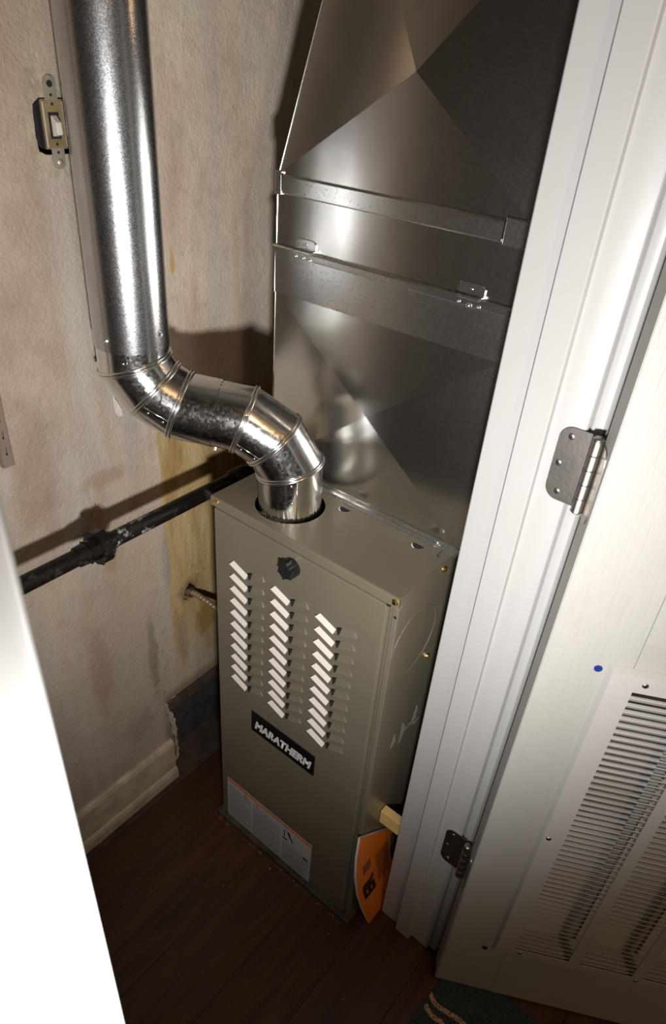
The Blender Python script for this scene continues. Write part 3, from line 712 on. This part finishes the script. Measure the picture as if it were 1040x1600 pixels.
# bottom angle flange
MB().prism([(X0, PY, H + 0.0002), (X0, PY - 0.0105, H + 0.0002), (X0, PY - 0.0105, H + 0.0014), (X0, PY - 0.0030, H + 0.0018), (X0, PY - 0.0020, H + 0.0090), (X0, PY, H + 0.0095)], (X1 - X0, 0, 0)).out('bottom_flange', 'cleat', pn)
for c0, ax in (((0.3368, PY - 0.006, H + 0.0016), (0, 0, 1)), ((0.3423, PY - 0.001, 0.8885), (0, -1, 0.1))):
    mb = MB(); mb.cyl(c0, ax, 0.0052, 0.0010, 18); mb.cyl(Vector(c0) + Vector(ax) * 0.001, ax, 0.0036, 0.0035, 6, 0.0032); mb.out('hex_screw', 'screw_zinc', pn)
def hook(xa, xb, rows):
    hk = MB().prism([(x, PY - 0.0005, z) for x, z in ((xa + 0.004, 1.2305), (xa, 1.2345), (xa + 0.003, 1.2440), (xb - 0.005, 1.2440), (xb, 1.2400), (xb, 1.2300), (xb - 0.003, 1.2285))], (0, -0.0014, 0)).out('access_latch', 'cleat', pn, bev=0.0003)
    MB().box(xa + 0.002, xb - 0.003, PY - 0.0120, PY - 0.0005, 1.2285, 1.2297).out('latch_ledge', 'cleat', hk)
    MB().dome(((xa + xb) / 2 + 0.001, PY - 0.0018, 1.2378), (0, -1, 0), 0.0022, 0.0012).out('rivet', 'screw_zinc', hk, smooth_='all')
    for x, z, r_ in rows:
        MB().cyl((x, PY - 0.0070, z), (0, -1, 0), r_, 0.0010, 18).dome((x, PY - 0.0080, z), (0, -1, 0), r_ * 0.72, 0.0022).out('rivet', 'screw_zinc', pn, smooth_=True)
hook(0.0362, 0.0725, ((0.0405, 1.2205, 0.0042), (0.0545, 1.2205, 0.0042), (0.0665, 1.2195, 0.0040)))
hook(0.2998, 0.3380, ((0.3075, 1.2215, 0.0030), (0.3215, 1.2195, 0.0048), (0.3350, 1.2205, 0.0034)))

# ================================================================ FLUE VENT
Bv = Vector((0.107, 0.069, 0)); Av = Vector((-0.083, -0.062, 0)); tv = (Bv - Av).normalized(); nv = Vector((-tv.y, tv.x, 0))
def SZ(s, z): return Vector((Bv.x + s * tv.x, Bv.y + s * tv.y, z))
path = [SZ(-0.2328, 1.1020), SZ(-0.2328, 1.077), SZ(-0.207, 1.038), SZ(-0.169, 1.0155), SZ(-0.1136, 1.0079), SZ(-0.0734, 1.0025), SZ(-0.0286, 0.974), SZ(-0.0026, 0.931), SZ(0.0, 0.853)]
fv = thing('flue_vent', 'shiny round metal flue pipe with two elbows rising from the furnace top', 'vent pipe', (Bv.x, Bv.y, 0.853))
RP = 0.0508
dirs = [(b_ - a).normalized() for a, b_ in zip(path, path[1:])]
def joint_normal(i):
    if i == 0: return dirs[0]
    if i == len(path) - 1: return dirs[-1]
    return (dirs[i - 1] + dirs[i]).normalized()
def ringpts(i, d, r, n=64, off=0.0, zig=0.0):
    Nn = joint_normal(i); u = d.cross(nv).normalized(); out_ = []
    for k_ in range(n):
        a = 2 * math.pi * k_ / n; w = r * math.cos(a) * u + r * math.sin(a) * nv
        kk = -(w.dot(Nn)) / d.dot(Nn) + off + (zig if k_ % 2 else 0)
        out_.append(path[i] + w + d * kk)
    return out_
def seg(i, r0, r1, name, parent, off0=0.0, off1=0.0, zig=0.0, mat='elbow', n=64):
    A_ = ringpts(i, dirs[i], r0, n, off0); B_ = ringpts(i + 1, dirs[i], r1, n, off1, zig)
    inner = [p_ + (path[i + 1] - p_).normalized() * 0.0 for p_ in B_]
    fs = [(k_, (k_ + 1) % n, (k_ + 1) % n + n, k_ + n) for k_ in range(n)]
    return mesh(name, A_ + B_, fs, mat, parent, smooth_='all')
# straight pipe : from above the frame down over the elbow collar, crimped lower edge
topP = SZ(-0.2328, 2.39)
n = 64; up_ = []; dn_ = []
for k_ in range(n):
    a = 2 * math.pi * k_ / n; w = Vector((math.cos(a), math.sin(a), 0)) * (RP + 0.0006)
    up_.append(topP + w); dn_.append(SZ(-0.2328, 1.1050 + (0.0016 if k_ % 2 else 0)) + w)
sp_ = mesh('straight_pipe', up_ + dn_, [(k_, (k_ + 1) % n, (k_ + 1) % n + n, k_ + n) for k_ in range(n)], 'pipe', fv, smooth_='all')
# upper elbow
e1 = seg(0, RP - 0.0006, RP - 0.0004, 'upper_elbow', fv, off0=-0.02)
for i in (1, 2): seg(i, RP, RP, 'gore', e1)
e2 = seg(4, RP - 0.0009, RP - 0.0004, 'lower_elbow', fv, off0=-0.012)
seg(3, RP, RP + 0.0004, 'coupling', e1, zig=0.0016)
seg(5, RP, RP, 'gore', e2); seg(6, RP, RP, 'gore', e2)
co = seg(7, RP - 0.0004, RP - 0.0006, 'outlet_collar', e2, off1=-0.026)
# crimped foot of the collar
A_ = []; B_ = []; n = 72
for k_ in range(n):
    a = 2 * math.pi * k_ / n; w = Vector((math.cos(a), math.sin(a), 0))
    A_.append(SZ(-0.0012, 0.8800) + w * (RP - 0.0006)); B_.append(SZ(0.0, 0.8540) + w * (RP - 0.0008 - (0.0007 if k_ % 2 else 0)))
mesh('crimped_foot', A_ + B_, [(k_, (k_ + 1) % n, (k_ + 1) % n + n, k_ + n) for k_ in range(n)], 'bead', e2)
def bead(i, parent, sides=(-0.0024, 0.0024)):
    for o_ in sides:
        d = dirs[i] if o_ > 0 else dirs[i - 1]
        MB().tube(ringpts(i, d, RP + 0.0008, 56, o_), 0.0020 if o_ > 0 else 0.0016, 8, closed=True).out('swaged_bead', 'bead', parent, smooth_='all')
for i in (1, 2, 3): bead(i, e1)
for i in (5, 6, 7): bead(i, e2)
def on_pipe(p0, nrm, r_=0.0018, h_=0.0010, parent=fv, name='rivet', mat='screw_zinc'):
    return MB().dome(p0, nrm, r_, h_, 10, 3).out(name, mat, parent, smooth_='all')
for p0, nn in (((-0.0539, -0.1036, 1.093), (0.605, -0.796, 0)),): on_pipe(p0, nn, 0.0022, parent=e1)
for p0 in ((-0.0315, -0.0866, 1.0218), (-0.0148, -0.0751, 1.0099)): on_pipe(p0, (0.457, -0.868, -0.196), 0.0020, parent=e1)
for p0 in ((0.0751, -0.0092, 0.9758), (0.0914, 0.0021, 0.9631)): on_pipe(p0, (0.333, -0.875, -0.35), 0.0020, parent=e2)
for p0 in ((0.1402, 0.031, 0.9236), (0.1418, 0.0325, 0.8929)): on_pipe(p0, (0.70, -0.71, 0), 0.0021, parent=e2)
# lap seams
def seam(i, pA, th, parent, w=0.0010, o0=0.004, o1=-0.004, r_=RP):
    d = dirs[i]; u = d.cross(nv).normalized()
    a0 = path[i] + d * 0; a1 = path[i + 1]
    N0, N1 = joint_normal(i), joint_normal(i + 1)
    wv = r_ * math.cos(th) * u + r_ * math.sin(th) * nv
    k0 = -(wv.dot(N0)) / d.dot(N0) + o0; k1 = -(wv.dot(N1)) / d.dot(N1) + o1
    MB().tube([a0 + wv + d * k0, a1 + wv + d * k1], w, 6).out('lap_seam', 'bead', parent, smooth_='all')
def theta(i, nrm):
    d = dirs[i]; u = d.cross(nv).normalized(); v_ = Vector(nrm); return math.atan2(v_.dot(nv), v_.dot(u))
seam(2, None, theta(2, (0.52, -0.85, -0.10)), e1, 0.0009)
seam(5, None, theta(5, (0.40, -0.877, -0.26)), e2, 0.0009)
seam(7, None, theta(7, (0.804, -0.595, 0.01)), e2, 0.0007, 0.004, -0.012, RP - 0.0006)
seam(0, None, theta(0, (0.688, -0.726, 0)), e1, 0.0007, 0.0, -0.003, RP - 0.0006)
for c0, nn in (((-0.0740, -0.1128, 1.1219), (0.209, -0.978, 0)), ((-0.0345, -0.0545, 1.1290), (0.99, 0.17, 0)), (None, None)):
    if c0 is None:
        dS = dirs[4]; dn_s = dS.cross(nv).normalized(); dn_s = dn_s if dn_s.z < 0 else -dn_s
        nn = (dn_s * 0.93 - nv * 0.36).normalized(); c0 = path[4] + dS * 0.006 + nn * (RP - 0.0006)
    nn = Vector(nn).normalized()
    MB().cyl(c0, nn, 0.0040, 0.0010, 14).cyl(Vector(c0) + nn * 0.001, nn, 0.0030, 0.0035, 6, 0.0024).out('hex_screw', 'screw_zinc', fv)

# ================================================================ GAS PIPE
gp = thing('gas_pipe', 'black iron gas pipe with a union running level along the stained wall', 'pipe', (-0.0586, -0.18, 0.8205))
ZG = 0.8205; XG = -0.0586
MB().cyl((XG, -0.752, ZG), (0, 1, 0), 0.0132, 0.58, 28).out('pipe_length', 'iron', gp, smooth_=True)
MB().cyl((XG, -0.165, ZG), (0, 1, 0), 0.0132, 0.76, 28).out('pipe_length', 'iron', gp, smooth_=True)
MB().cyl((XG, -0.198, ZG), (0, 1, 0), 0.0185, 0.016, 8).out('union_end', 'iron', gp, bev=0.0012)
MB().cyl((XG, -0.184, ZG), (0, 1, 0), 0.0270, 0.020, 8).out('union_nut', 'iron', gp, bev=0.0020)
MB().cyl((XG, -0.2145, ZG), (0, 1, 0), 0.0158, 0.018, 24, 0.0170).out('union_shank', 'iron', gp, smooth_=True)
MB().cyl((XG, -0.165, ZG), (0, 1, 0), 0.0175, 0.012, 24, 0.0150).out('union_tail', 'iron', gp, smooth_=True)
MB().tube([(XG, 0.098, ZG), (XG, 0.101, ZG), (XG, 0.132, ZG), (XG, 0.135, ZG)], [0.0150, 0.0168, 0.0168, 0.0150], 24).out('coupling', 'iron', gp, smooth_=True)

# armoured cable out of the ragged hole to the furnace side
pts = []
for i in range(41):
    t = i / 40
    a, b_, c_, d_ = Vector((XW - 0.012, 0.072, 0.512)), Vector((XW + 0.035, 0.072, 0.540)), Vector((XW + 0.07, 0.085, 0.492)), Vector((-0.0005, 0.11, 0.470))
    pts.append(a * (1 - t) ** 3 + 3 * b_ * t * (1 - t) ** 2 + 3 * c_ * t * t * (1 - t) + d_ * t ** 3)
rr = [0.0068 if i % 2 else 0.0058 for i in range(41)]
cb = thing('armored_cable', 'short flexible armoured cable from wall hole to furnace side', 'cable', (XW, 0.075, 0.51))
MB().tube(pts, rr, 14).out('spiral_sheath', 'rubber_cable', cb)
MB().cyl((XW - 0.004, 0.071, 0.518), (1, 0, 0.25), 0.0115, 0.016, 16, 0.010).out('clamp_connector', 'nickel', cb, smooth_=True)

# ================================================================ SWITCH
sw = thing('light_switch', 'old toggle switch without cover plate set in the wall', 'switch', (XW, -0.092, 1.3675))
yc = -0.0925; zc = 1.3672
def tab(z0, z1, up__):
    r_ = 0.0085
    if up__: lp = [(yc - r_, z0), (yc + r_, z0), (yc + r_, z1 - 0.006)] + arc(yc, z1 - 0.0075, r_, 0, 180, 8)[0:] + []
    else: lp = [(yc + r_, z1), (yc - r_, z1)] + arc(yc, z0 + 0.006, r_, 180, 360, 8, 0.006)
    return lp
st_ = MB().prism([(XW + 0.0006, y, z) for y, z in tab(1.393, 1.4175, True)], (0.0014, 0, 0)).out('strap_ear', 'strap', sw)
MB().prism([(XW + 0.0006, y, z) for y, z in tab(1.3175, 1.3415, False)], (0.0014, 0, 0)).out('strap_ear', 'strap', sw)
MB().box(XW - 0.003, XW + 0.0018, yc - 0.0145, yc + 0.0155, 1.340, 1.394).out('body', 'brown_plastic', sw, bev=0.001)
MB().box(XW - 0.03, XW - 0.0032, yc - 0.0125, yc + 0.0135, 1.342, 1.392).out('housing', 'dark', sw)  # rear of the switch body, painted black to put shade into the recess
for y_ in (yc - 0.0140, yc + 0.0125): MB().box(XW + 0.0016, XW + 0.0034, y_, y_ + 0.003, 1.342, 1.392).out('side_rail', 'strap', sw, bev=0.0005)
MB().box(XW + 0.0012, XW + 0.0022, yc - 0.0070, yc + 0.0070, 1.3515, 1.3800).out('toggle_slot', 'dark', sw)
MB().add([(XW + 0.002, yc - 0.0045, 1.354), (XW + 0.002, yc + 0.0045, 1.354), (XW + 0.002, yc + 0.0045, 1.377), (XW + 0.002, yc - 0.0045, 1.377),
          (XW + 0.0125, yc - 0.0035, 1.357), (XW + 0.0125, yc + 0.0035, 1.357), (XW + 0.0115, yc + 0.0035, 1.370), (XW + 0.0115, yc - 0.0035, 1.370)],
         [(0, 1, 2, 3), (4, 7, 6, 5), (0, 4, 5, 1), (1, 5, 6, 2), (2, 6, 7, 3), (3, 7, 4, 0)]).out('toggle', 'cream_plastic', sw, bev=0.0008)
MB().cyl((XW + 0.0019, yc, 1.4095), (1, 0, 0), 0.0038, 0.0005, 18).out('screw_hole', 'dark', sw)
MB().dome((XW + 0.002, yc + 0.001, 1.3255), (1, 0, 0), 0.0042, 0.0016, 16).out('screw', 'strap', sw, smooth_='all')
for z in (1.3885, 1.3455, 1.398, 1.3365): MB().cyl((XW + 0.0016, yc, z), (1, 0, 0), 0.0017, 0.0007, 12).out('rivet_hole', 'dark', sw)

# ================================================================ SHELF STANDARD
ss = thing('shelf_standard', 'slotted metal shelf standard on the wall at the left edge of the photo', 'shelf track', (XW, -0.246, 0.948))
slots = []
z = 0.965
while z < 1.95:
    slots.append(rect(-0.2412, -0.2388, z, z + 0.0125)); z += 0.0255
holed('channel_face', rect(-0.2475, -0.2325, 0.947, 2.0), slots, lambda u, v, d: (XW + 0.0085 - d, u, v), 0.0012, 'standard', ss)
MB().box(XW + 0.0002, XW + 0.0085, -0.2485, -0.2473, 0.947, 2.0).box(XW + 0.0002, XW + 0.0085, -0.2327, -0.2315, 0.947, 2.0).box(XW + 0.0002, XW + 0.001, -0.2473, -0.2327, 0.947, 2.0).out('channel_sides', 'standard', ss)

# torn wall plug beside the upper elbow
wp = MB(); a_ = [(-0.0535, 0.992), (-0.0480, 0.982), (-0.0440, 0.972), (-0.0425, 0.9605), (-0.0475, 0.9585), (-0.0515, 0.965), (-0.0530, 0.978)]
wp.prism([(XW + 0.0004, y, z) for y, z in a_], (0.0045, 0, 0))
tag(wp.out('wall_plug', 'cream_plastic', bev=0.001), 'small broken off-white wall plug in the wall beside the upper flue elbow', 'wall plug')

# ================================================================ BOOKLET AND WOODEN BLOCK
prof_b = [(0.4065, 0.0200, 0.0008), (0.4025, 0.0090, 0.036), (0.3965, -0.0030, 0.080), (0.3895, -0.0160, 0.140), (0.3830, -0.0235, 0.205), (0.3785, -0.0235, 0.265), (0.3755, -0.0180, 0.320)]
ml = thing('instruction_booklet', 'orange paper booklet standing bent between furnace side and white door frame', 'booklet', (0.406, 0.03, 0.0))
def sheet(off, th, name, mat, dyf=0.0, dy1=0.125):
    b_ = MB(); n_ = len(prof_b); vs = []
    for (x, y, z) in prof_b:
        for (dx, dy) in ((off, dyf), (off + th, dyf), (off + th, dy1), (off, dy1)):
            vs.append((x + dx, y + dy, z - 0.95 * dy * z / 0.32))
    fs = []
    for i in range(n_ - 1):
        for k_ in range(4): fs.append((i * 4 + k_, i * 4 + (k_ + 1) % 4, (i + 1) * 4 + (k_ + 1) % 4, (i + 1) * 4 + k_))
    fs += [(0, 1, 2, 3), ((n_ - 1) * 4, (n_ - 1) * 4 + 1, (n_ - 1) * 4 + 2, (n_ - 1) * 4 + 3)]
    b_.add(vs, fs); return b_.out(name, mat, ml, smooth_=True)
sheet(-0.0045, 0.0040, 'pages', 'paper', 0.0)
cv = sheet(-0.0003, 0.0006, 'cover', 'orange', 0.0008)
def bk(z):
    for a, b_ in zip(prof_b, prof_b[1:]):
        if a[2] <= z <= b_[2]:
            t = (z - a[2]) / (b_[2] - a[2]); return a[0] + (b_[0] - a[0]) * t, a[1] + (b_[1] - a[1]) * t
    return prof_b[-1][:2]
def bkp(v, z): x, y = bk(z); return (x + 0.0008, y + v, z)
def printed(name, quads):
    vs = []; fs = []
    for (v0, v1, z0, z1) in quads:
        k_ = len(vs); vs += [bkp(v0, z0), bkp(v1, z0), bkp(v1, z1), bkp(v0, z1)]; fs.append((k_, k_ + 1, k_ + 2, k_ + 3))
    return mesh(name, vs, fs, 'ink', cv)
text_mesh('lettering', 'ER', 0.046, 'ink', cv, lambda a, b_: bkp(0.034 - b_, 0.125 + a * 1.15), 0.0, 0.0022, 1.0)
printed('fine_print', [(0.022 + 0.006 * i, 0.0245 + 0.006 * i, 0.185, 0.215) for i in range(4)])
printed('fine_print', [(0.062 + 0.0045 * (i % 9), 0.0635 + 0.0045 * (i % 9), 0.10 + 0.004 * (i % 3), 0.20) for i in range(9)])

wb = MB().box(0.3687, 0.4105, 0.0560, 0.0725, 0.2755, 0.3105).out('wood_block', 'shim', bev=0.0012)
tag(wb, 'small yellow pine block wedged between furnace side and door frame', 'wood block')

# ================================================================ FLOOR MAT
mt_ = thing('floor_mat', 'dark teal floor mat with beige curls lying under the open door', 'mat', (0.9, -0.15, 0.0))
MB().prism([(0.583, 0.085, 0.0002), (1.20, 0.075, 0.0002), (1.20, -0.42, 0.0002), (0.545, -0.42, 0.0002), (0.560, -0.12, 0.0002), (0.575, 0.045, 0.0002)], (0, 0, 0.0045)).out('pile', 'mat', mt_)
def stroke(pts_, wd):
    vs = []; fs = []
    n_ = 24
    for i in range(n_ + 1):
        t = i / n_; k_ = t * (len(pts_) - 1); j = min(int(k_), len(pts_) - 2); f_ = k_ - j
        g0 = pts_[max(j - 1, 0)]; g1_ = pts_[j]; g2_ = pts_[j + 1]; g3 = pts_[min(j + 2, len(pts_) - 1)]
        def cr(a, b_, c__, d__): return 0.5 * (2 * b_ + (c__ - a) * f_ + (2 * a - 5 * b_ + 4 * c__ - d__) * f_ ** 2 + (3 * b_ - a - 3 * c__ + d__) * f_ ** 3)
        vs.append((cr(g0[0], g1_[0], g2_[0], g3[0]), cr(g0[1], g1_[1], g2_[1], g3[1])))
    P = []
    for i, (x, y) in enumerate(vs):
        a, b_ = vs[max(i - 1, 0)], vs[min(i + 1, n_)]; dx, dy = b_[0] - a[0], b_[1] - a[1]; l = math.hypot(dx, dy) or 1
        w_ = wd * (0.45 + 0.55 * min(1, i / 5))
        for s_ in (-1, 1):
            for z_ in (0.0046, 0.0062): P.append((x - dy / l * w_ * s_, y + dx / l * w_ * s_, z_))
    for i in range(n_):
        a = i * 4; fs += [(a + 1, a + 3, a + 7, a + 5), (a, a + 1, a + 5, a + 4), (a + 2, a + 6, a + 7, a + 3)]
    mesh('beige_curl', P, fs, 'mat_beige', mt_)
stroke([(0.573, -0.004), (0.5735, -0.010), (0.588, -0.016), (0.613, -0.013), (0.645, -0.010), (0.69, -0.03)], 0.0042)
stroke([(0.576, -0.026), (0.577, -0.032), (0.593, -0.036), (0.615, -0.035), (0.65, -0.05)], 0.0042)

# ================================================================ CRUMBS
cr = MB()
def crumb(x, y, s_, z=0.0):
    vs = [(x + random.uniform(-s_, s_), y + random.uniform(-s_, s_), z + 0.0001 + max(0, random.uniform(-s_ * 0.4, s_))) for _ in range(6)]
    cr.add(vs, [(0, 1, 2), (0, 2, 3), (0, 3, 4), (0, 4, 1), (5, 2, 1), (5, 3, 2), (5, 4, 3), (5, 1, 4)])
for i in range(110):
    crumb(random.uniform(-0.005, 0.372), -0.0155 - abs(random.gauss(0, 0.003)), random.uniform(0.0006, 0.0020))
for i in range(26): crumb(random.uniform(-0.14, 0.0), random.uniform(-0.05, 0.12), random.uniform(0.0005, 0.0016))
for x, y in ((0.13, -0.12), (0.30, -0.02), (0.175, -0.20), (0.256, -0.13), (0.356, -0.05), (0.50, 0.02), (0.497, 0.035), (0.17, -0.03), (0.178, -0.03), (0.45, -0.12)):
    crumb(x, y, 0.0022)
tag(cr.out('plaster_crumbs', 'crumb'), 'scattered plaster crumbs on the dark floor round the furnace base', 'debris', kind='stuff')
